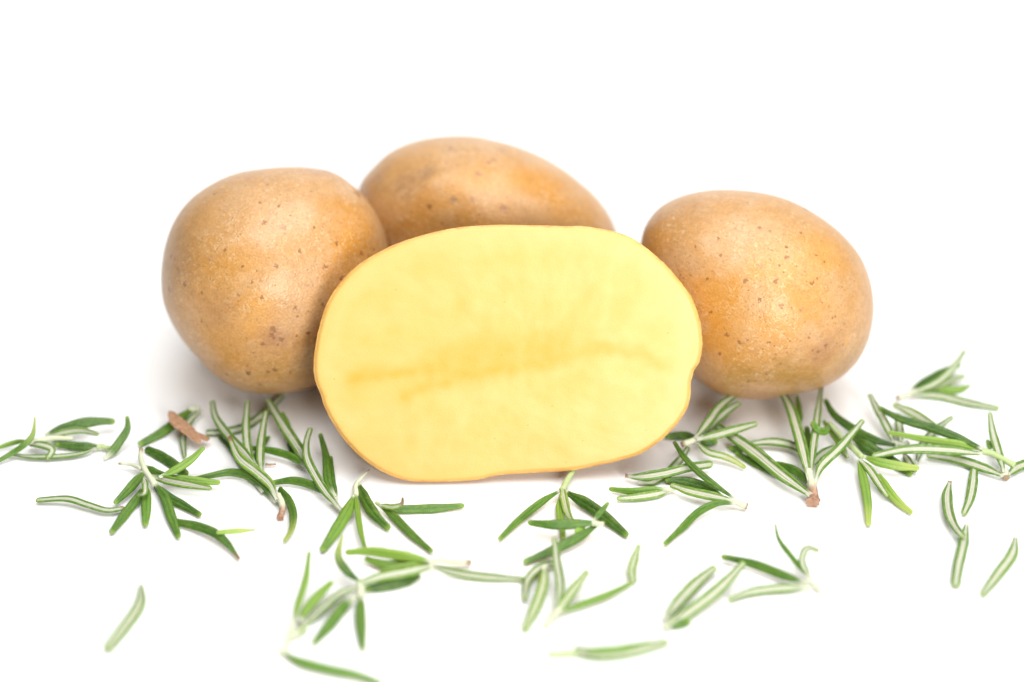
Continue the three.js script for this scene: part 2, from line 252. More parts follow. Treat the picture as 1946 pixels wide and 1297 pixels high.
    { const q = g.attributes.normal, at = NU * 30; if (V3(q.getX(at), q.getY(at), q.getZ(at)).dot(n) < 0) { for (let i = 0; i < idx.length; i += 3) { const k = idx[i]; idx[i] = idx[i + 1]; idx[i + 1] = k; } g.setIndex(idx); g.computeVertexNormals(); } }
    const W = 1024, H = 704, A = new Uint8Array(W * H * 4), B = new Uint8Array(W * H * 4);
    const FLESH = lin(238, 189, 99), CREAM = lin(241, 195, 116), DEEP = lin(235, 172, 56), RIM = lin(238, 186, 98), RIM2 = lin(206, 138, 62);
    const line = (pts) => pairs(pts).map(([x, y]) => onFace(x, y).map((q) => q * 1000));
    const veins = [
      [line([240, 760, 330, 730, 420, 728, 520, 715, 640, 690]), 2.2, 0.75], [line([470, 835, 570, 785, 680, 752, 800, 735, 900, 710, 1020, 690, 1150, 665, 1260, 640, 1380, 622]), 1.7, 0.7],
      [line([650, 640, 800, 620, 950, 610, 1100, 590, 1250, 560]), 3.6, 0.5], [line([760, 690, 900, 670, 1050, 650, 1180, 625]), 3.6, 0.55], [line([1330, 600, 1450, 618, 1550, 650, 1660, 700]), 1.6, 0.6],
      [line([1190, 540, 1240, 470, 1290, 380]), 2.6, 0.28], [line([740, 440, 820, 480, 880, 510]), 2.6, 0.3], [line([1140, 800, 1190, 770, 1270, 760]), 2.4, 0.25], [line([1000, 1010, 1080, 1050, 1200, 1080]), 3, 0.22], [line([220, 480, 250, 420, 300, 370]), 1.3, 0.15], [line([640, 300, 560, 220, 620, 200]), 3, 0.1],
    ];
    const specks = line([873, 1022, 1267, 1032, 1550, 985, 1130, 876, 1022, 962, 155, 755, 118, 832, 1648, 548, 916, 410, 905, 648, 430, 356, 1192, 1130]);
    const rp = rim.filter((q, i) => i % 2 === 0).map((q) => [q.x * 1000, q.y * 1000]);
    const seg = (px, py, a, b) => { const dx = b[0] - a[0], dy = b[1] - a[1], t = clamp01(((px - a[0]) * dx + (py - a[1]) * dy) / (dx * dx + dy * dy)); return Math.hypot(px - a[0] - t * dx, py - a[1] - t * dy); };
    const c = new THREE.Color();
    for (let j = 0; j < H; j++) for (let i = 0; i < W; i++) {
      const x = lerp(x0, x1, (i + 0.5) / W) * 1000, y = lerp(y0, y1, (j + 0.5) / H) * 1000;
      const ang = Math.atan2(y - cy * 1000, x - cx * 1000), w1 = fbm(x * 0.09, y * 0.16, 2, 3), w2 = fbm(x * 0.35, y * 0.45, 8, 3), g1 = N3(x * 2.4, y * 2.4, 1), g2 = N3(x * 5.1, y * 5.1, 4);
      let k = mix3(FLESH, CREAM, sstep(-0.6, 0.6, w1 + 0.25 * w2));
      const xx = x + 1.4 * w2, yy = y + 1.6 * w1 + 1.0 * w2;
      for (const [v, wd, a] of veins) { let dd = 99; for (let s = 1; s < v.length; s++) dd = Math.min(dd, seg(xx, yy, v[s - 1], v[s])); k = mix3(k, DEEP, Math.min(1, a * 1.0) * Math.exp(-(dd * dd) / (wd * wd * 1.1)) * (0.95 + 0.7 * w2)); }
      let e = 99, bi = 0; for (let q = 0; q < rp.length; q++) { const dx = rp[q][0] - x, dy = rp[q][1] - y, d2 = dx * dx + dy * dy; if (d2 < e * e) { e = Math.sqrt(d2); bi = q; } }
      if (e < 6) e = Math.min(seg(x, y, rp[bi], rp[(bi + 1) % rp.length]), seg(x, y, rp[bi], rp[(bi + rp.length - 1) % rp.length]));
      const ew = e + 0.5 * w2 + 0.15 * g1;
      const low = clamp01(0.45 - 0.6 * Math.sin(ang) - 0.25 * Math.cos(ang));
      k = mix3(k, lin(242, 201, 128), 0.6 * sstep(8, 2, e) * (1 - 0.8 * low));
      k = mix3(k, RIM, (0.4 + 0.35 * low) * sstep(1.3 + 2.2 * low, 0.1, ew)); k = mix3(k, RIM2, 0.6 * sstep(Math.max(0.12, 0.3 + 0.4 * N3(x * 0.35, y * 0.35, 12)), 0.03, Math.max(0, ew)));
      for (const s of specks) { const d2 = Math.hypot(s[0] - x, s[1] - y); if (d2 < 0.22) k = mix3(k, BROWN, 0.5 * sstep(0.2, 0.08, d2)); }
      const mm = 1 + 0.02 * g1 + 0.015 * g2 + 0.012 * w2; c.setRGB(clamp01(k[0] * mm), clamp01(k[1] * mm), clamp01(k[2] * mm)).convertLinearToSRGB();
      const t = (j * W + i) * 4; A[t] = c.r * 255; A[t + 1] = c.g * 255; A[t + 2] = c.b * 255; A[t + 3] = B[t + 3] = 255;
      B[t] = B[t + 1] = B[t + 2] = clamp01(0.5 + 0.25 * g1 + 0.15 * g2 + 0.2 * w2 + 0.1 * N3(x * 0.4, y * 6, 3)) * 255;
    }
    const tex = (data, srgb) => { const q = new THREE.DataTexture(data, W, H, THREE.RGBAFormat); q.magFilter = q.minFilter = THREE.LinearFilter; if (srgb) q.colorSpace = THREE.SRGBColorSpace; q.needsUpdate = true; return q; };
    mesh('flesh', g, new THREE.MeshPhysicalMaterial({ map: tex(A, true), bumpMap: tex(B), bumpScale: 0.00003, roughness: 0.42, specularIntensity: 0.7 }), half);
  }
}
// ---------------------------------------------------------------- rosemary
const pimples = (() => { const S = 256, data = new Uint8Array(S * S * 4); for (let j = 0; j < S; j++) for (let i = 0; i < S; i++) { const v = clamp01(0.5 + 0.5 * N3(i * 0.25, j * 0.25, 2) + 0.3 * N3(i * 0.5, j * 0.5, 7)) * 255, k = (i + j * S) * 4; data[k] = data[k + 1] = data[k + 2] = v; data[k + 3] = 255; } const x = new THREE.DataTexture(data, S, S, THREE.RGBAFormat); x.magFilter = x.minFilter = THREE.LinearFilter; x.wrapS = x.wrapT = THREE.MirroredRepeatWrapping; x.needsUpdate = true; return x; })();
const leafMat = new THREE.MeshPhysicalMaterial({ vertexColors: true, roughness: 0.38, specularIntensity: 0.9, bumpMap: pimples, bumpScale: 0.00012 });
const woodMat = new THREE.MeshStandardMaterial({ vertexColors: true, roughness: 0.8 });
const G_DARK = lin(46, 86, 17), G_MID = lin(92, 138, 36), G_LIGHT = lin(150, 184, 70), FELT = lin(216, 214, 199), FELT_D = lin(168, 172, 148), WHITE = lin(226, 228, 206), TIPB = lin(142, 100, 68);
// cross-section, half width 1: domed green top with a groove, rolled green margins below, pale felt strip with a midrib
const SEC = [[-1, -0.05, 0], [-0.86, 0.16, 0], [-0.55, 0.30, 0], [-0.22, 0.30, 0], [-0.05, 0.23, 1], [0.05, 0.23, 1], [0.22, 0.30, 0], [0.55, 0.30, 0], [0.86, 0.16, 0], [1, -0.05, 0], [0.97, -0.26, 2], [0.8, -0.40, 2], [0.62, -0.38, 2], [0.46, -0.28, 2], [0.38, -0.17, 4], [0.27, -0.15, 3], [0.12, -0.16, 4], [0.05, -0.24, 3], [-0.05, -0.24, 3], [-0.12, -0.16, 4], [-0.27, -0.15, 3], [-0.38, -0.17, 4], [-0.46, -0.28, 2], [-0.62, -0.38, 2], [-0.8, -0.40, 2], [-0.97, -0.26, 2]];
function curveOf(zone, flat) {
  const pts = [];
  for (let i = 0; i < flat.length; i += 3) pts.push(onTable(...full(zone, flat[i], flat[i + 1]), Math.max(0.75, flat[i + 2])));
  return pts.length === 2 ? new THREE.CatmullRomCurve3([pts[0], pts[0].clone().lerp(pts[1], 0.5).add(V3(0.0002 * (rnd() - 0.5), 0, 0.0002 * (rnd() - 0.5))), pts[1]], false, 'centripetal') : new THREE.CatmullRomCurve3(pts, false, 'centripetal');
}
function frames(curve, NT) {
  const out = [];
  for (let i = 0; i <= NT; i++) {
    const q = i / NT, t = lerp(q, 0.5 - 0.5 * Math.cos(Math.PI * q), 0.85), P = curve.getPointAt(t), T = curve.getTangentAt(t), F = V3(-P.x * 0.4, 0.62, 0.72);
    const N = F.addScaledVector(T, -F.dot(T)).normalize(); out.push({ P, T, N, B: T.clone().cross(N).normalize(), t });
  }
  return out;
}
function leafGeometry(zone, type, width, tone, flat, o = {}) {
  const NT = 44, fr = frames(curveOf(zone, flat), NT), S = SEC.length, p = [], c = [], idx = [], uv = [], sd = rnd() * 100, hw = width * 0.89 / 2000;
  const roll = (o.roll ?? (rnd() - 0.5) * 24) * Math.PI / 180 + (type === 'D' ? Math.PI : 0);
  const base = o.base ?? 1, taper = o.taper ?? 0.6;
  const green = tone < 0.5 ? mix3(G_DARK, G_MID, tone * 2) : mix3(G_MID, G_LIGHT, tone * 2 - 1);
  let L = 0; for (let i = 1; i <= NT; i++) L += fr[i].P.distanceTo(fr[i - 1].P);
  for (let i = 0; i <= NT; i++) {
    const { P, N, B, t } = fr[i], d = (1 - t) * L, e = t * L;
    let w = hw * lerp(base ? 0.42 : 0.75, 1, sstep(0, 0.3, t)) * lerp(1, taper, sstep(0.55, 1, t));
    const rt = hw * taper * 1.15; if (d < rt) w *= Math.sqrt(Math.max(0.004, 1 - Math.pow(1 - d / rt, 2)));
    if (!base && e < rt * 0.7) w *= Math.sqrt(Math.max(0.02, 1 - Math.pow(1 - e / (rt * 0.7), 2)));
    w *= 1 + 0.07 * N3(t * 5, sd, 0) + 0.03 * N3(t * 17, sd, 3);
    const r = roll + 0.25 * N3(t * 1.6, sd, 9) + (o.twist ?? 0) * Math.PI / 180 * (t - 0.3), cr = Math.cos(r), sr = Math.sin(r), vh = Math.max(w, hw * 0.35 * Math.min(1, d / rt + 0.15));
    for (let k = 0; k < S; k++) {
      const q = SEC[k], ww = q[2] === 2 ? 1 + 0.05 * N3(t * 26, k, sd) : 1, u = q[0] * w * ww, v = q[1] * vh * 1.02, x = u * cr - v * sr, y = u * sr + v * cr;
      const X = P.x + B.x * x + N.x * y, Y = P.y + B.y * x + N.y * y, Z = P.z + B.z * x + N.z * y;
      p.push(X, Math.max(0.00008, Y), Z);
      const sp = N3(X * 2600, Y * 2600, Z * 2600), md = N3(t * 6, sd, k * 0.2);
      let col;
      if (q[2] <= 1) { col = mix3(green, G_LIGHT, clamp01(0.10 + 0.25 * sp + 0.15 * md)); if (q[2] === 1) col = mix3(col, G_DARK, 0.25); }
      else if (q[2] === 2) { col = mix3(mix3(green, G_LIGHT, 0.2), G_DARK, clamp01(0.15 - 0.4 * sp)); if (sp > 0.3) col = mix3(col, FELT, 0.2); }
      else { col = mix3(FELT, FELT_D, clamp01((q[2] === 4 ? 0.42 : 0.08) + 0.35 * sp)); col = mix3(col, G_LIGHT, 0.12 + (tone > 0.7 ? 0.2 : 0)); }
      if (base) col = mix3(col, WHITE, 0.85 * (1 - sstep(0.01, 0.02 + 0.15 * (o.white ?? 1), t)));
      col = mix3(col, G_LIGHT, 0.5 * sstep(0.0016, 0.0003, d));
      if (o.tip) col = o.tip === 'brown' ? mix3(col, TIPB, 0.85 * sstep(0.0028, 0.0008, d)) : mix3(col, lin(190, 202, 104), 0.6 * sstep(0.009, 0.001, d));
      if (o.cut) col = mix3(col, TIPB, 0.8 * sstep(0.0012, 0.0003, e));
      if (o.dark) col = mix3(col, G_DARK, o.dark);
      c.push(...col); uv.push(k / S * 0.35 + sd, e / 0.016);
      if (i) { const a = i * S + k, b = i * S + (k + 1) % S; idx.push(a - S, a, b - S, b - S, a, b); }
    }
  }
  for (const [row, flip] of [[0, false], [NT, true]]) {
    const k0 = p.length / 3, m = fr[row].P; p.push(m.x, Math.max(0.0002, m.y), m.z); uv.push(sd, 0); const src = row * S * 3; c.push(c[src], c[src + 1], c[src + 2]);
    for (let k = 0; k < S; k++) { const a = row * S + k, b = row * S + (k + 1) % S; flip ? idx.push(k0, b, a) : idx.push(k0, a, b); }
  }
  return finish(p, c, idx, uv);
}
function finish(p, c, idx, uv) {
  const g = new THREE.BufferGeometry(); g.setAttribute('position', new THREE.Float32BufferAttribute(p, 3)); g.setAttribute('color', new THREE.Float32BufferAttribute(c, 3)); if (uv) g.setAttribute('uv', new THREE.Float32BufferAttribute(uv, 2));
  let v = 0; const A = V3(), B = V3(), C = V3();
  for (let i = 0; i < idx.length; i += 3) { A.fromArray(p, idx[i] * 3); B.fromArray(p, idx[i + 1] * 3); C.fromArray(p, idx[i + 2] * 3); A.sub(V3().fromArray(p, 0)); B.sub(V3().fromArray(p, 0)); C.sub(V3().fromArray(p, 0)); v += A.dot(B.cross(C)); }
  if (v < 0) for (let i = 0; i < idx.length; i += 3) { const k = idx[i]; idx[i] = idx[i + 1]; idx[i + 1] = k; }
  g.setIndex(idx); g.computeVertexNormals(); return g;
}
// stem: an uneven tapered tube; kind w = whitish green, b = browning at its start
function stemGeometry(zone, r0, r1, flat, kind) {
  const NT = 16, K = 14, fr = frames(curveOf(zone, flat), NT), p = [], c = [], idx = [], sd = rnd() * 90;
  for (let i = 0; i <= NT; i++) for (let k = 0; k < K; k++) {
    const { P, N, B, t } = fr[i], a = k / K * 2 * Math.PI, cap = (i === 0 && kind !== 'b') || i === NT ? 0.6 : kind === 'b' ? 1 + 0.35 * Math.max(0, 1 - t * 5) : 1, r = lerp(r0, r1, t) / 1000 * cap * (1 + 0.2 * N3(Math.cos(a) * 2 + sd, t * 5, Math.sin(a) * 2) + (kind === 'b' && t < 0.3 ? 0.45 * N3(k * 1.7 + sd, t * 14, 3) : 0));
    const X = P.x + (B.x * Math.cos(a) + N.x * Math.sin(a)) * r, Y = P.y + (B.y * Math.cos(a) + N.y * Math.sin(a)) * r, Z = P.z + (B.z * Math.cos(a) + N.z * Math.sin(a)) * r;
    p.push(X, Math.max(0.00006, Y), Z);
    const sp = N3(X * 2000, Y * 2000, Z * 2000), tan = lin(196, 158, 134);
    let q = mix3(kind === 'g' ? mix3(G_LIGHT, WHITE, 0.45) : WHITE, G_LIGHT, 0.16 + 0.2 * sp);
    if (kind === 'b') q = mix3(q, mix3(tan, TIPB, clamp01(0.4 + sp)), sstep(0.62, 0.3, t));
    if (kind === 'c') q = mix3(q, TIPB, 0.8 * sstep(0.16, 0.06, t));
    if (kind === 'brown') q = mix3(tan, TIPB, clamp01(0.5 + sp));
    c.push(...q);
    if (i) { const e = i * K + k, f = i * K + (k + 1) % K; idx.push(e - K, e, f - K, f - K, e, f); }
  }
  for (const [row, flip] of [[0, false], [NT, true]]) { const k0 = p.length / 3, m = fr[row].P; p.push(m.x, m.y, m.z); const s = row * K * 3; c.push(c[s], c[s + 1], c[s + 2]); for (let k = 0; k < K; k++) { const a = row * K + k, b = row * K + (k + 1) % K; flip ? idx.push(k0, b, a) : idx.push(k0, a, b); } }
  return finish(p, c, idx);
}
// a sprig: stems and leaves that hang together. stems: [r0, r1, kind, points]; leaves: [side, width, tone, points, options]; U shows the green upper side, D the pale underside
function sprig(zone, label, stems, leaves) {
  const o = new THREE.Group(); o.name = numbered('rosemary_sprig'); scene.add(o);
  const f = (stems[0] ?? leaves[0])[3], at = onTable(...full(zone, f[0], f[1]), 0); o.position.copy(at);
  for (const [r0, r1, kind, pts] of stems) mesh('stem', stemGeometry(zone, r0, r1, pts, kind).translate(-at.x, -at.y, -at.z), woodMat, o);
  for (const [type, w, tone, pts, opt] of leaves) mesh('leaf', leafGeometry(zone, type, w, tone, pts, opt).translate(-at.x, -at.y, -at.z), leafMat, o);
  return tag(o, label, 'rosemary sprig', 'rosemary sprigs strewn in front of the potatoes');
}
function looseLeaf(zone, label, type, w, tone, pts, opt) {
  const at = onTable(...full(zone, pts[0], pts[1]), 0), m = mesh(numbered('rosemary_leaf'), leafGeometry(zone, type, w, tone, pts, opt).translate(-at.x, -at.y, -at.z), leafMat, scene);
  m.position.copy(at);
  return tag(m, label, 'rosemary leaf', 'single rosemary leaves lying on the white surface');
}

// ---- left edge
sprig('I', 'blurred rosemary sprig reaching in from the left edge, one thin tip upright', [[0.8, 0.5, 'w', [400, 470, 2, 640, 420, 2.4, 760, 400, 2.4, 1040, 405, 2]]], [
  ['U', 1.5, 0.35, [-60, 740, 1, 180, 605, 2, 360, 480, 3.6, 460, 360, 4.6, 490, 200, 6, 494, 90, 7], { tip: 'yellow', base: 0, taper: 0.35 }],
  ['U', 1.5, 0.7, [400, 430, 2, 200, 465, 1.6, 0, 530, 1.2, -80, 560, 1], { roll: 40 }],
  ['U', 2.9, 0.15, [640, 360, 2.4, 900, 265, 3, 1150, 190, 3.6, 1400, 160, 3.4, 1640, 158, 2.8], { white: 0.6 }],
  ['D', 1.9, 0.55, [660, 390, 2.6, 900, 315, 3.4, 1150, 285, 3.6, 1405, 345, 3], { roll: -25 }],
  ['U', 1.7, 0.2, [670, 420, 1.6, 850, 405, 1.6, 1045, 408, 1.4]],
  ['D', 2.2, 0.4, [430, 485, 2, 600, 500, 2.4, 735, 560, 2, 670, 705, 0.9], { roll: 30, base: 0 }],
]);
sprig('I', 'rosemary pair of long dark leaves joined by a pale node, low at far left', [[0.55, 0.6, 'g', [1600, 545, 1, 1500, 530, 1.1, 1440, 515, 1.2, 1370, 530, 1.2]]], [
  ['D', 1.9, 0.35, [1390, 520, 1.1, 1250, 595, 1, 1050, 640, 0.9, 750, 665, 0.9, 420, 665, 0.9, 130, 625, 0.9], { roll: -48 }],
  ['U', 2.3, 0.1, [1400, 512, 1.2, 1200, 515, 1.2, 1000, 505, 1.2, 780, 490, 1.3], { white: 0.3 }],
]);
looseLeaf('I', 'green rosemary leaf curving upright beside the dark leaf pair, white base', 'U', 2.2, 0.2, [1470, 690, 0.9, 1580, 610, 1.4, 1700, 450, 2.6, 1810, 260, 4.4, 1808, 80, 6], { white: 1.6, taper: 0.5 });

// ---- left of centre
sprig('A', 'rosemary sprig of two leaves lying behind the brown bark chip', [[0.6, 0.7, 'w', [1090, 368, 1.6, 1060, 366, 1.5, 1030, 375, 1.4]]], [
  ['U', 2.7, 0.2, [1060, 360, 1.6, 980, 425, 1.4, 880, 500, 1.2, 757, 565, 0.9], { white: 0.5 }],
  ['D', 2.0, 0.35, [1105, 372, 1.6, 1040, 435, 1.5, 1005, 520, 1.2, 1012, 635, 0.9], { white: 0.6 }],
]);
sprig('A', 'star-shaped rosemary sprig with a white stem and many dark leaves', [[0.5, 0.8, 'c', [772, 585, 2.6, 772, 640, 2.6, 795, 705, 2.4, 850, 785, 1.8]], [0.3, 0.55, 'c', [648, 668, 1.6, 715, 672, 1.8, 775, 695, 2.2]]], [
  ['U', 2.3, 0.75, [870, 742, 3.2, 960, 700, 4, 1050, 640, 5, 1118, 575, 6], { roll: 30 }],
  ['U', 2.0, 0.2, [795, 680, 2, 850, 715, 2, 960, 755, 1.6]],
  ['D', 2.3, 0.6, [820, 735, 2.4, 950, 765, 2.8, 1060, 785, 2.8, 1160, 803, 2.6], { roll: -14 }],
  ['U', 2.2, 0.75, [880, 745, 2, 1000, 752, 2.2, 1120, 765, 2.2, 1208, 772, 2]],
  ['U', 2.3, 0.25, [790, 712, 2.4, 740, 770, 2.4, 690, 825, 2, 626, 888, 1.2], { white: 0.4 }],
  ['U', 2.4, 0.25, [780, 800, 1.4, 740, 870, 1.2, 680, 950, 1, 606, 1050, 0.9], { white: 0.3 }],
  ['U', 2.5, 0.5, [795, 780, 2, 800, 850, 1.8, 800, 930, 1.4, 795, 1010, 1], { taper: 0.6 }],
  ['D', 1.7, 0.55, [790, 750, 3, 795, 790, 4, 790, 830, 3.6, 752, 842, 2.6], { roll: 10 }],
  ['U', 2.6, 0.3, [850, 780, 2, 900, 850, 2, 935, 950, 1.6, 980, 1075, 0.9], { white: 0.4 }],
  ['U', 2.4, 0.05, [835, 775, 1.2, 920, 850, 1.2, 1010, 900, 1, 1102, 952, 0.9], { white: 0.3 }],
]);
looseLeaf('A', 'dark green rosemary leaf under the light upturned leaf of the star-shaped sprig', 'U', 2.8, 0.05, [795, 585, 1, 880, 628, 1, 960, 680, 0.9, 1025, 735, 0.9], { base: 0, taper: 0.8 });
looseLeaf('A', 'bent rosemary leaf lying alone at left, pale underside up', 'D', 2.0, 0.35, [685, 912, 1.2, 590, 925, 1.2, 480, 895, 1.4, 370, 862, 1.6, 195, 870, 0.9], { roll: -34, cut: 1, base: 0, taper: 0.8 });
looseLeaf('A', 'arched green rosemary leaf below the star-shaped sprig, pale curled end', 'U', 2.4, 0.15, [960, 985, 0.9, 1080, 1010, 1.6, 1180, 1050, 2, 1250, 1110, 1.6, 1312, 1192, 0.9], { roll: 22, base: 0, tip: 'brown', taper: 0.35 });
looseLeaf('A', 'thin pale green rosemary leaf tip resting on the arched leaf', 'U', 1.3, 0.95, [1185, 1045, 3, 1260, 1040, 2.8, 1400, 1030, 2.4], { base: 0, tip: 'yellow', taper: 0.35 });

sprig('B', 'upright rosemary sprig with pale undersides and a ragged brown stem end', [[0.55, 0.8, 'b', [562, 985, 0.8, 580, 920, 1, 575, 870, 1.4, 545, 820, 1.8]]], [
  ['D', 2.7, 0.7, [545, 850, 2, 490, 740, 3, 390, 650, 4, 280, 560, 5, 205, 405, 6], { tip: 'brown', taper: 0.5, roll: 6 }],
  ['D', 2.4, 0.4, [410, 640, 2.6, 330, 540, 3, 200, 400, 3.6, 110, 270, 4.4, 85, 155, 5], { roll: 5 }],
  ['U', 2.3, 0.2, [530, 870, 1.2, 430, 760, 1.2, 340, 690, 1.5, 220, 662, 1.6, 100, 680, 1.4, -48, 712, 0.9], { roll: 35 }],
  ['D', 2.3, 0.4, [400, 640, 2, 345, 520, 3, 325, 350, 4.4, 336, 155, 6], { roll: 0 }],
  ['D', 2.3, 0.4, [440, 680, 2.2, 425, 540, 3, 440, 380, 4, 466, 228, 5.6], { roll: 4 }],
  ['U', 1.7, 0.15, [380, 600, 1, 420, 490, 1, 490, 405, 1.2]],
  ['U', 1.9, 0.1, [440, 800, 1, 330, 650, 1, 200, 470, 1, 130, 400, 1]],
]);
looseLeaf('B', 'long rosemary leaf lying in the shade under the left potato', 'D', 2.4, 0.1, [40, 382, 0.9, 130, 380, 0.9, 290, 350, 0.9, 440, 255, 0.9, 590, 115, 0.9], { roll: -18, base: 0 });
looseLeaf('B', 'curved green rosemary leaf beside the ragged brown stem end', 'U', 2.2, 0.2, [555, 775, 1.4, 620, 855, 1.8, 655, 960, 1.8, 640, 1070, 1.4, 590, 1150, 0.9], { roll: -25, base: 0, tip: 'yellow', taper: 0.5 });
sprig('B', 'tall rosemary sprig leaning beside the lower left rim of the cut potato', [[0.5, 0.7, 'c', [1010, 945, 0.9, 970, 900, 1.2, 930, 840, 1.6]]], [
  ['D', 2.3, 0.4, [1000, 930, 1.6, 880, 790, 2.6, 800, 660, 3.6, 755, 560, 4.6, 750, 450, 5.4, 780, 345, 6.4], { roll: 4 }],
  ['D', 2.9, 0.45, [800, 660, 2.6, 700, 500, 3.4, 580, 320, 4.4, 475, 145, 5.6], { roll: 4 }],
  ['U', 2.0, 0.2, [950, 830, 1.4, 900, 720, 2, 885, 540, 3, 845, 385, 4.4]],
  ['U', 1.8, 0.1, [965, 850, 1, 930, 720, 1.6, 920, 545, 2.6]],
  ['U', 2.2, 0.2, [900, 820, 1.4, 780, 750, 1.6, 650, 720, 1.6, 505, 735, 0.9], { roll: 30 }],
  ['U', 2.0, 0.3, [750, 625, 2.2, 640, 550, 2.4, 500, 508, 2.4, 352, 488, 2], { roll: 20 }],
  ['U', 1.5, 0.6, [640, 400, 2.4, 610, 310, 2.8, 578, 235, 3.4], {}],
  ['U', 1.8, 0.05, [730, 600, 0.9, 670, 540, 0.9, 618, 450, 0.9], {}],
]);
{ // small brown stem bit on the white surface
  const m = mesh('stem_fragment', stemGeometry('B', 0.25, 0.2, [460, 604, 0.5, 495, 606, 0.6, 535, 602, 0.5], 'brown'), woodMat, scene);
  const at = onTable(...full('B', 495, 604), 0); m.geometry.translate(-at.x, -at.y, -at.z); m.position.copy(at);
  tag(m, 'tiny brown stem fragment between the two upright rosemary sprigs', 'stem fragment');
}
{ // brown papery bark chip
  const pts = [925, 378, 945, 380, 1000, 420, 1060, 470, 1078, 492, 1142, 520, 1132, 546, 1104, 538, 1096, 562, 1058, 540, 975, 482, 935, 452, 918, 410], o = pairs(pts).map(([x, y], i) => onTable(...full('A', x, y), lerp(4.2, 2.2, clamp01((x - 920) / 220))));
  const mid = o.reduce((s, q) => s.add(q), V3()).multiplyScalar(1 / o.length), axis = o[8].clone().sub(o[0]).normalize(), p = [], c = [], idx = [], NR = 8, K = 96, cv = new THREE.CatmullRomCurve3(o, true, 'centripetal', 0.5).getPoints(K).slice(0, K), bin = V3(0, 0.6, 0.8).cross(axis).normalize(), up = axis.clone().cross(bin).normalize(); if (up.y < 0) up.negate();
  for (const s of [1, -1]) for (let r = 0; r <= NR; r++) for (let k = 0; k < K; k++) {
    const q = mid.clone().lerp(cv[k], r / NR), a = q.clone().sub(mid).dot(bin) * 1000, l = q.clone().sub(mid).dot(axis) * 1000;
    q.addScaledVector(up, (-0.11 * a * a + 0.16 * N3(l * 0.8, a * 1.5, 1) + 0.07 * N3(l * 1.2, a * 5, 5) + s * (r === NR ? 0.02 : 0.16)) / 1000);
    p.push(q.x, Math.max(0.0002, q.y), q.z);
    c.push(...mix3(mix3(lin(160, 114, 80), lin(204, 164, 130), clamp01(0.5 + 0.9 * N3(l * 0.9, a * 4, 8))), lin(110, 68, 46), clamp01(0.9 * N3(l * 2, a * 7, 2))));
    if (r) { const e0 = (s > 0 ? 0 : (NR + 1) * K), e = e0 + r * K + k, f = e0 + r * K + (k + 1) % K; s > 0 ? idx.push(e - K, e, f - K, f - K, e, f) : idx.push(e - K, f - K, e, f - K, f, e); }
  }
  const e0 = (NR + 1) * K; for (let k = 0; k < K; k++) { const a = NR * K + k, b = NR * K + (k + 1) % K; idx.push(a, a + e0, b, b, a + e0, b + e0); }
  const at = mid.clone(); at.y = 0; const m = mesh('bark_chip', finish(p, c, idx).translate(-at.x, 0, -at.z), woodMat, scene); m.position.copy(at);
  tag(m, 'curled brown papery bark chip leaning on green leaves at left', 'bark chip');
}

// ---- in front of the cut potato
sprig('C', 'rosemary sprig with four splayed leaves below the left end of the cut face', [[0.15, 0.75, 'c', [630, 40, 1.4, 585, 85, 1.6, 550, 130, 1.8, 548, 200, 1.8]]], [
  ['U', 2.9, 0.55, [540, 195, 2.2, 490, 300, 2, 430, 400, 1.6, 345, 525, 0.9], { white: 0.3, roll: 0 }],
  ['U', 1.5, 0.65, [548, 180, 2.4, 560, 300, 2.2, 580, 420, 2, 605, 515, 1.6], { white: 0.5 }],
  ['U', 2.9, 0.1, [565, 130, 2.2, 610, 235, 2.2, 670, 320, 1.8, 748, 395, 0.9], { white: 0.2 }],
]);
looseLeaf('C', 'long straight green rosemary leaf lying level right of the splayed sprig', 'U', 2.3, 0.25, [735, 278, 1, 850, 276, 1, 1020, 270, 1, 1190, 252, 1], { base: 0, roll: 4 });
sprig('C', 'rosemary leaf pair with one dark slanting leaf and one curled pale tip', [[0.4, 0.4, 'g', [668, 236, 1.6, 690, 252, 1.5, 712, 266, 1.4]]], [
  ['U', 2.2, 0.2, [690, 252, 1.5, 770, 315, 1.4, 880, 425, 1.2, 1002, 528, 0.9], { white: 0.4, roll: 12 }],
  ['D', 1.5, 0.75, [690, 250, 2.4, 770, 262, 2.8, 818, 245, 3.6, 826, 203, 5], { white: 0.6, taper: 0.4, tip: 'brown' }],
]);
sprig('C', 'light green rosemary sprig lying sideways, its pale leaf bundle pointing left', [[0.55, 0.5, 'c', [1230, 590, 1.2, 1120, 588, 1.6, 1040, 578, 2, 980, 595, 2.4]]], [
  ['U', 2.5, 0.85, [990, 580, 3, 800, 548, 3.4, 620, 525, 3.2, 485, 532, 2.6], { white: 0.5, roll: 24 }],
  ['U', 2.2, 0.7, [900, 590, 1.6, 720, 600, 1.4, 600, 565, 1.4]],
  ['D', 2.1, 0.45, [985, 605, 2, 1100, 640, 1.6, 1250, 668, 1.2, 1545, 690, 0.9], { white: 0.6, roll: -20 }],
  ['U', 1.7, 0.95, [990, 590, 2, 850, 612, 2, 690, 640, 2], { white: 0.6 }],
  ['D', 2.6, 0.6, [1000, 608, 3, 850, 645, 3.4, 700, 675, 3.2, 555, 720, 2.6], { white: 0.3, roll: -8 }],
  ['U', 2.7, 0.1, [930, 665, 0.9, 830, 705, 0.9, 720, 732, 0.9, 600, 748, 0.9], { white: 0.1 }],
]);
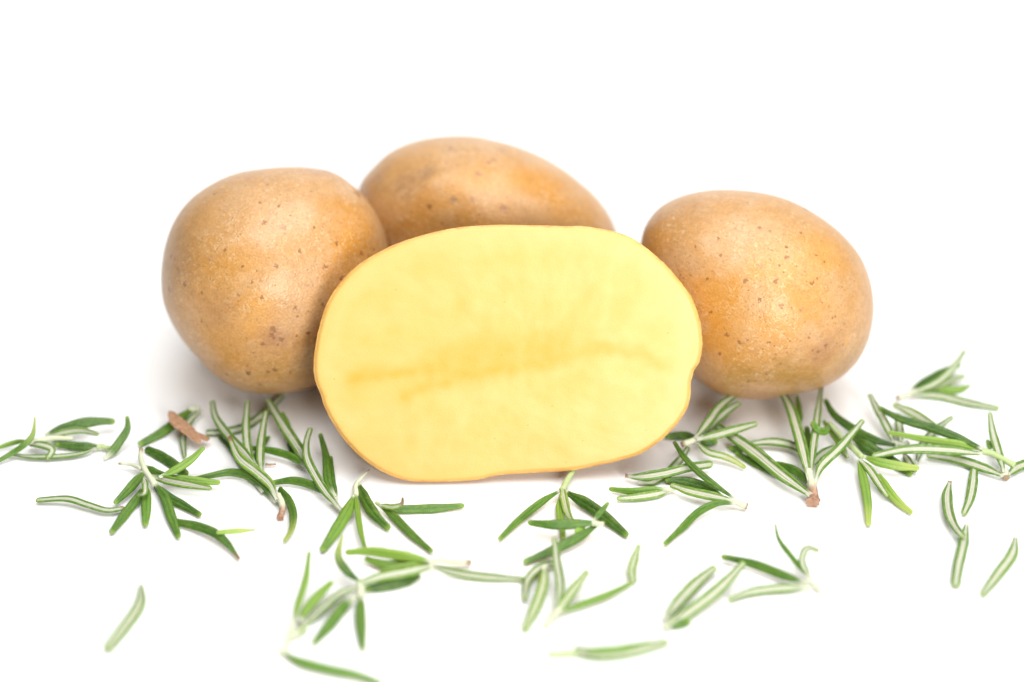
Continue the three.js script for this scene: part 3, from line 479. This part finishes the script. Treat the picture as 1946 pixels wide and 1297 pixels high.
sprig('C', 'blurred rosemary sprig hanging from a white stem under the leaf bundle', [[0.9, 0.6, 'w', [575, 790, 1.6, 575, 740, 2, 560, 700, 2.6]]], [
  ['U', 2.0, 0.1, [575, 705, 2.4, 500, 645, 3.2, 445, 555, 4.6, 470, 425, 7], { taper: 0.35, tip: 'yellow', white: 0.3 }],
  ['D', 2.3, 0.35, [565, 735, 2, 460, 775, 2, 360, 860, 1.6, 265, 945, 1], { white: 0.4, roll: -30 }],
  ['U', 2.5, 0.3, [545, 790, 1.8, 470, 860, 1.6, 390, 960, 1.2, 295, 1072, 0.9], { white: 1.3, taper: 0.5 }],
  ['U', 2.3, 0.3, [578, 780, 1.6, 575, 880, 1.6, 580, 980, 1.2, 590, 1105, 0.9], { white: 1 }],
]);
sprig('C', 'blurred rosemary sprig near the bottom edge with a white elbow stem', [[0.45, 0.5, 'w', [85, 1112, 1, 130, 1110, 1.2, 150, 1040, 1.6, 175, 950, 2]]], [
  ['U', 1.7, 0.75, [175, 960, 2, 205, 840, 3.4, 250, 690, 5, 272, 522, 7], { roll: 20 }],
  ['U', 2.3, 0.7, [215, 935, 1.4, 260, 860, 2, 330, 780, 2.6, 410, 700, 3], { white: 0.7 }],
  ['D', 1.8, 0.8, [165, 1035, 1, 215, 1000, 1.2, 260, 950, 1.4], { white: 4 }],
  ['U', 2.2, 0.5, [110, 1118, 1, 220, 1175, 1.2, 400, 1222, 1.2, 560, 1255, 1.2, 710, 1310, 1], { roll: 30, white: 0.6 }],
]);
sprig('D', 'rosemary sprig spreading three leaves just under the cut face, stem touching it', [[0.55, 0.75, 'g', [565, 100, 2, 530, 155, 2, 500, 215, 2.2]]], [
  ['U', 1.9, 0.3, [485, 218, 2, 400, 270, 1.8, 260, 380, 1.4, 142, 495, 0.9], { roll: 10, white: 0.2 }],
  ['D', 2.1, 0.8, [500, 195, 2.4, 512, 270, 2.2, 530, 340, 2, 560, 400, 1.8], { white: 0.8 }],
  ['U', 1.9, 0.75, [490, 240, 1.2, 485, 330, 1.2, 500, 430, 1, 505, 490, 0.9], {}],
  ['U', 3.1, 0.05, [520, 225, 2, 640, 295, 1.8, 750, 375, 1.4, 870, 475, 0.9], { white: 0.15, roll: -8 }],
]);
sprig('D', 'dark rosemary sprig with a pinkish stem end lying across the spread leaves', [[0.5, 0.6, 'c', [740, 405, 3.6, 710, 405, 3.6, 670, 400, 3.4]]], [
  ['U', 2.5, 0.25, [690, 398, 3.6, 560, 405, 3.8, 430, 408, 3.6, 305, 396, 3], { white: 0.4 }],
  ['U', 2.5, 0.2, [700, 408, 2.6, 570, 490, 2.2, 430, 560, 1.6, 280, 622, 0.9], { white: 0.2 }],
  ['U', 1.5, 0.25, [675, 385, 3.8, 715, 340, 4.6, 762, 282, 5.6]],
  ['U', 1.7, 0.85, [630, 405, 2.8, 600, 430, 3, 572, 456, 2.8], { white: 0.2 }],
]);
sprig('D', 'small rosemary pair of one hooked leaf and one pale hanging leaf', [[0.5, 0.5, 'w', [420, 640, 1.6, 395, 648, 1.8, 385, 665, 1.8]]], [
  ['D', 2.2, 0.35, [485, 628, 1, 400, 640, 1.6, 315, 710, 1.4, 288, 838, 0.9], { roll: -20, base: 0 }],
  ['D', 2.6, 0.75, [402, 642, 2, 390, 750, 1.8, 350, 870, 1.4, 285, 1008, 0.9], { white: 0.6 }],
]);
sprig('D', 'pale blurred rosemary sprig forking upward from a white base', [[0.6, 0.8, 'w', [405, 980, 0.9, 440, 930, 1.2, 480, 890, 1.6]]], [
  ['D', 2.2, 0.45, [465, 880, 1.6, 490, 760, 3, 470, 620, 4.4, 455, 480, 6], { roll: 14 }],
  ['D', 2.4, 0.75, [445, 940, 1.6, 530, 820, 2.2, 590, 740, 2.8, 645, 668, 3.2], { white: 2 }],
  ['U', 1.8, 0.6, [495, 905, 1.2, 600, 860, 1.4, 740, 810, 1.4, 890, 738, 1.2], { roll: 30, white: 0.4 }],
]);
looseLeaf('D', 'pale rosemary leaf standing upright at the end of the forked sprig', 'D', 2.1, 0.75, [905, 740, 0.9, 893, 670, 2, 912, 590, 3.4, 934, 520, 4.6], { base: 0, roll: 12, taper: 0.5 });
sprig('D', 'blurred pale leaf with a thin green stalk lying alone at the bottom centre', [[0.45, 0.5, 'g', [420, 1138, 0.9, 500, 1136, 0.9, 585, 1130, 1]]], [
  ['D', 3.0, 0.5, [565, 1120, 1, 700, 1142, 1, 900, 1120, 1, 1100, 1070, 1], { roll: -12, white: 0.1, base: 0, taper: 0.6 }],
  ['U', 1.6, 0.6, [640, 1120, 2, 800, 1112, 2, 1000, 1075, 1.8], { roll: 10, base: 0 }],
]);
// ---- right of the cut potato
sprig('E', 'rosemary sprig with pale undersides fanning from a cut stem by the rim', [[0.7, 0.6, 'c', [592, 480, 3, 630, 465, 3.2, 690, 440, 3.4, 740, 410, 3.6]]], [
  ['D', 2.4, 0.5, [690, 435, 4, 790, 310, 5, 880, 195, 6, 1028, 88, 7], { roll: 4, white: 0.5 }],
  ['D', 2.3, 0.5, [750, 405, 3, 850, 300, 3.6, 930, 230, 4.4, 1020, 172, 5], { roll: -6, white: 0.5 }],
  ['D', 2.4, 0.55, [700, 440, 4, 820, 415, 4.6, 980, 370, 5, 1142, 325, 5], { roll: -8, white: 0.9 }],
  ['D', 1.9, 0.65, [700, 462, 3, 790, 535, 2.4, 900, 565, 2, 980, 600, 1.6, 1058, 650, 1], { tip: 'yellow', white: 0.3, taper: 0.6 }],
  ['U', 2.3, 0.15, [690, 420, 1.6, 600, 412, 1.2, 470, 420, 0.9], { white: 0.1 }],
  ['U', 1.8, 0.1, [730, 460, 1, 790, 466, 1, 855, 456, 1], { base: 0 }],
]);
sprig('E', 'rosemary sprig of four leaves meeting at a pale stump, one thin and dark', [[0.75, 0.6, 'c', [1070, 928, 1.2, 1020, 910, 1.6, 950, 880, 2]]], [
  ['U', 1.7, 0.15, [975, 868, 2.2, 860, 790, 3.2, 730, 690, 4.2, 620, 580, 4.8, 535, 455, 5], { white: 0.3, roll: 0 }],
  ['D', 2.4, 0.65, [960, 882, 2.4, 800, 850, 2.4, 640, 815, 2.2, 510, 768, 2], { roll: -14, white: 0.5 }],
  ['U', 2.5, 0.05, [880, 850, 1.2, 760, 785, 1.2, 620, 745, 1.2, 468, 735, 1], { white: 0.1 }],
  ['U', 2.0, 0.25, [985, 905, 1.8, 850, 905, 2.4, 720, 965, 2, 600, 1080, 1.4, 465, 1205, 0.9], { white: 0.4, roll: 14 }],
]);
looseLeaf('E', 'plump rosemary leaf with pale stripe under the thin dark leaf, short stalk left', 'D', 2.5, 0.35, [185, 702, 1.6, 260, 712, 2, 450, 690, 2.4, 640, 645, 2.6, 820, 618, 2.2], { roll: -12, white: 0.7, cut: 1, taper: 0.85 });
looseLeaf('E', 'rosemary leaf slanting under the plump leaf, torn white end', 'D', 2.2, 0.3, [275, 752, 0.9, 380, 750, 0.9, 480, 690, 1, 570, 600, 1, 645, 495, 1], { roll: -14, white: 0.5 });
sprig('E', 'short rosemary pair of side-by-side leaves pointing left, whitish joint', [[0.55, 0.6, 'w', [545, 795, 1.2, 500, 803, 1.1, 440, 810, 1.1]]], [
  ['U', 1.9, 0.55, [500, 802, 1.6, 380, 808, 1.6, 230, 818, 1.4, 65, 800, 1], { white: 1.2, roll: 20 }],
  ['D', 2.2, 0.6, [510, 810, 1, 400, 840, 1, 260, 862, 0.9, 120, 872, 0.9], { white: 1, roll: -6 }],
]);
sprig('E', 'large rosemary sprig with broad pale-striped leaves and a crumbly brown base', [[1.1, 0.75, 'b', [1545, 905, 1.2, 1550, 850, 1.6, 1535, 770, 2.4, 1510, 660, 3.4]]], [
  ['D', 3.4, 0.45, [1530, 850, 2, 1310, 690, 2.8, 1130, 540, 3.2, 960, 420, 3.2, 840, 340, 2.8], { roll: 4, white: 0.2 }],
  ['D', 3.0, 0.5, [1520, 740, 3, 1480, 560, 4.4, 1430, 370, 5.6, 1370, 190, 6.6, 1290, 58, 7.4], { roll: 4, white: 0.7 }],
  ['D', 2.5, 0.3, [1490, 560, 2, 1400, 490, 2, 1300, 465, 2, 1190, 462, 1.8, 1060, 480, 1.4], { roll: -22, white: 0.1 }],
  ['U', 2.3, 0.1, [1510, 760, 2, 1430, 680, 1.8, 1350, 640, 1.6, 1270, 612, 1.4], { white: 0.1, roll: 14 }],
  ['U', 2.1, 0.1, [1300, 700, 0.9, 1120, 610, 0.9, 980, 535, 0.9], { base: 0 }],
  ['U', 1.8, 0.15, [1050, 510, 0.9, 990, 512, 0.9, 930, 500, 0.9], { base: 0 }],
  ['D', 2.1, 0.45, [1530, 700, 3.2, 1545, 520, 4.4, 1570, 330, 5.6, 1605, 60, 7], { roll: 24, white: 0.5 }],
  ['D', 2.3, 0.45, [1560, 760, 2.6, 1600, 640, 3.6, 1740, 500, 5, 1910, 300, 6.4], { roll: 2, white: 0.8 }],
  ['D', 2.1, 0.3, [1545, 630, 2, 1590, 560, 2.4, 1700, 490, 2.6], { roll: -14, white: 0.2 }],
  ['U', 1.5, 0.6, [1460, 330, 2, 1445, 220, 2.4, 1428, 118, 3]],
  ['U', 2.2, 0.05, [1520, 560, 1.4, 1510, 440, 1.6, 1500, 345, 1.8], {}],
  ['U', 1.9, 0.55, [1660, 352, 5, 1620, 385, 5.4, 1575, 368, 6.2, 1536, 312, 7], { roll: 10, base: 0, taper: 0.9, dark: 0.1 }],
]);
sprig('F', 'light green rosemary sprig with yellowish leaves hanging from a pale split stem', [[0.55, 0.75, 'g', [395, 560, 3.4, 470, 650, 3.2, 540, 715, 3, 610, 785, 2.8]]], [
  ['U', 1.8, 0.7, [520, 780, 2, 440, 660, 2.2, 355, 545, 2.4], { roll: 20 }],
  ['U', 3.4, 0.05, [540, 640, 1.6, 640, 715, 1.6, 780, 800, 1.3, 935, 895, 0.9], { white: 0.1 }],
  ['U', 2.4, 0.75, [620, 780, 2.8, 720, 815, 3, 850, 840, 2.8, 982, 855, 2.2], { white: 0.4, tip: 'yellow' }],
  ['U', 2.4, 0.7, [585, 800, 2.4, 620, 930, 2.2, 645, 1080, 1.6, 650, 1228, 0.9], { white: 0.4, tip: 'yellow' }],
  ['D', 2.2, 0.65, [595, 795, 3, 660, 870, 2.8, 720, 960, 2.4, 775, 1040, 1.8], { white: 1, roll: 8 }],
  ['U', 2.3, 0.85, [715, 890, 1.8, 780, 1000, 1.6, 850, 1080, 1.2, 935, 1148, 0.9], { white: 0.1, tip: 'yellow' }],
  ['U', 1.6, 0.7, [460, 690, 1.6, 500, 760, 1.4, 515, 790, 1.2], { base: 0 }],
]);
sprig('F', 'dark rosemary sprig hidden under the long leaf trio, pink stem end', [[0.6, 0.5, 'c', [905, 690, 1.6, 870, 705, 1.6, 820, 690, 1.8]]], [
  ['U', 2.3, 0.05, [840, 710, 1.6, 700, 675, 1.8, 560, 605, 2.2, 430, 510, 3, 366, 405, 4], { white: 0.1 }],
  ['D', 2.3, 0.4, [815, 690, 2, 760, 570, 3, 700, 460, 4.2, 655, 372, 5], { white: 0.3 }],
  ['D', 2.3, 0.35, [860, 680, 1.6, 850, 590, 2, 840, 500, 2.6], { white: 0.2 }],
  ['D', 2.5, 0.7, [1085, 590, 1.6, 960, 510, 1.8, 880, 470, 2, 808, 442, 2], { white: 0.1, base: 0 }],
  ['D', 2.2, 0.4, [960, 820, 1, 1000, 700, 1.2, 1090, 600, 1.8, 1198, 520, 2.6], { roll: -20, white: 0.1 }],
  ['D', 2.0, 0.3, [880, 760, 1, 915, 820, 0.9, 960, 880, 0.9], { white: 0.1, cut: 1 }],
]);
sprig('F', 'rosemary sprig of three long leaves pointing left from the right edge stem', [[0.75, 0.7, 'g', [1600, 838, 2.4, 1510, 790, 3, 1440, 755, 3.6, 1380, 745, 4]]], [
  ['U', 2.4, 0.05, [1390, 728, 4.6, 1230, 655, 5, 1050, 590, 5.2, 860, 535, 5.4, 714, 460, 5.6], { white: 0.25 }],
  ['U', 1.9, 0.9, [1400, 740, 4, 1250, 700, 4.2, 1050, 672, 4, 780, 622, 4], { white: 0.5 }],
  ['D', 2.7, 0.45, [1390, 762, 3.8, 1180, 740, 3.8, 900, 735, 3.6, 672, 778, 3], { roll: -10, white: 0.2 }],
  ['U', 1.4, 0.4, [1440, 730, 3, 1430, 690, 3.2, 1418, 668, 3.4], { base: 0 }],
]);
sprig('F', 'rosemary sprig at the right edge spreading three leaves from a cut white joint', [[0.75, 0.8, 'c', [1545, 920, 1, 1535, 895, 1.2, 1530, 860, 1.6]]], [
  ['D', 2.6, 0.4, [1525, 905, 1.4, 1360, 840, 1.4, 1200, 795, 1.2, 1025, 770, 1], { roll: -10, white: 0.2 }],
  ['D', 2.3, 0.45, [1530, 880, 2, 1490, 740, 3.4, 1455, 620, 4.8, 1436, 492, 6.4], { roll: 2, white: 0.5 }],
  ['D', 2.6, 0.4, [1560, 895, 1.4, 1610, 850, 1.6, 1680, 825, 1.6, 1760, 815, 1.4], { roll: -14, white: 0.2 }],
]);
looseLeaf('F', 'pale-striped rosemary leaf hanging below the right edge sprig', 'D', 2.6, 0.4, [1335, 860, 0.9, 1325, 960, 0.9, 1305, 1060, 0.9, 1265, 1155, 0.9], { roll: 2, base: 0, taper: 0.6 });
looseLeaf('F', 'pale bent rosemary leaf with brown tip resting on the leaf below it at right', 'D', 2.7, 0.4, [1178, 940, 1.2, 1160, 1040, 1.6, 1180, 1170, 2.2, 1230, 1260, 2.2, 1275, 1305, 2], { roll: -10, cut: 1, white: 0.5 });
looseLeaf('G', 'pale rosemary leaf lying under the bent brown-tipped leaf at right', 'D', 2.6, 0.45, [1662, 95, 1, 1645, 190, 0.9, 1620, 300, 0.9, 1605, 405, 0.9], { white: 0.3, taper: 0.85, roll: 0 });
looseLeaf('G', 'pale rosemary leaf alone near the bottom right edge', 'D', 2.5, 0.6, [1905, 160, 1.4, 1890, 240, 1.2, 1820, 340, 0.9, 1735, 450, 0.9], { white: 0.2, roll: -6 });
sprig('G', 'wispy rosemary sprig with two curled thin leaves and a dark leaf pointing left', [[0.6, 0.5, 'w', [940, 425, 1, 910, 400, 1.4, 870, 370, 1.8]]], [
  ['U', 1.3, 0.4, [880, 365, 2, 800, 265, 3.4, 730, 170, 5, 712, 92, 7], { roll: 20, taper: 0.4 }],
  ['D', 1.7, 0.4, [890, 370, 1.8, 845, 280, 3.6, 870, 215, 5.4, 932, 230, 5], { roll: -10 }],
  ['U', 2.2, 0.2, [870, 390, 1.6, 760, 352, 1.8, 600, 292, 1.8, 445, 256, 1.6], { white: 0.8, roll: 0 }],
  ['D', 2.1, 0.5, [885, 408, 1.2, 740, 415, 1.2, 600, 432, 1, 480, 472, 0.9], { roll: -10 }],
]);
sprig('G', 'blurred rosemary pair of broad pale leaves slanting up to the right', [[0.5, 0.5, 'w', [160, 605, 1, 175, 590, 1, 200, 570, 1]]], [
  ['D', 2.8, 0.6, [165, 565, 1, 250, 465, 1.4, 330, 380, 1.6, 418, 308, 1.8], { roll: -4, white: 0.3 }],
  ['D', 2.8, 0.6, [160, 612, 1.4, 300, 520, 2, 430, 420, 2.4, 560, 285, 3], { roll: -6, white: 0.3 }],
  ['U', 2.2, 0.15, [190, 602, 0.9, 240, 592, 0.9, 295, 578, 0.9], { white: 0.1 }],
]);
sprig('F', 'blurred rosemary sprig lying apart behind the others at the right', [[0.5, 0.6, 'c', [830, 398, 1, 890, 378, 1.4, 960, 350, 1.8]]], [
  ['D', 2.1, 0.6, [920, 370, 2, 1090, 300, 3, 1190, 215, 4.4, 1280, 85, 6.4], { roll: 4 }],
  ['U', 2.1, 0.1, [925, 345, 1.2, 1050, 270, 1.6, 1160, 215, 2, 1252, 185, 2.2], { white: 0.4 }],
  ['D', 2.0, 0.7, [1000, 360, 1.6, 1120, 315, 2, 1200, 280, 2, 1278, 255, 2], { roll: -10 }],
  ['U', 2.0, 0.75, [1040, 360, 1, 1150, 350, 1, 1250, 340, 1, 1315, 312, 1], { white: 0.6, taper: 0.4 }],
  ['D', 2.3, 0.5, [930, 380, 1.2, 1100, 382, 1.2, 1300, 430, 1, 1500, 468, 0.9], { roll: -14, white: 0.6 }],
]);
looseLeaf('H', 'blurred pale rosemary leaf alone at the bottom left', 'D', 2.6, 0.65, [780, 320, 1, 765, 520, 0.9, 620, 740, 0.9, 430, 980, 0.9], { roll: -8, white: 0.4, taper: 0.8 });

renderer.render(scene, camera);
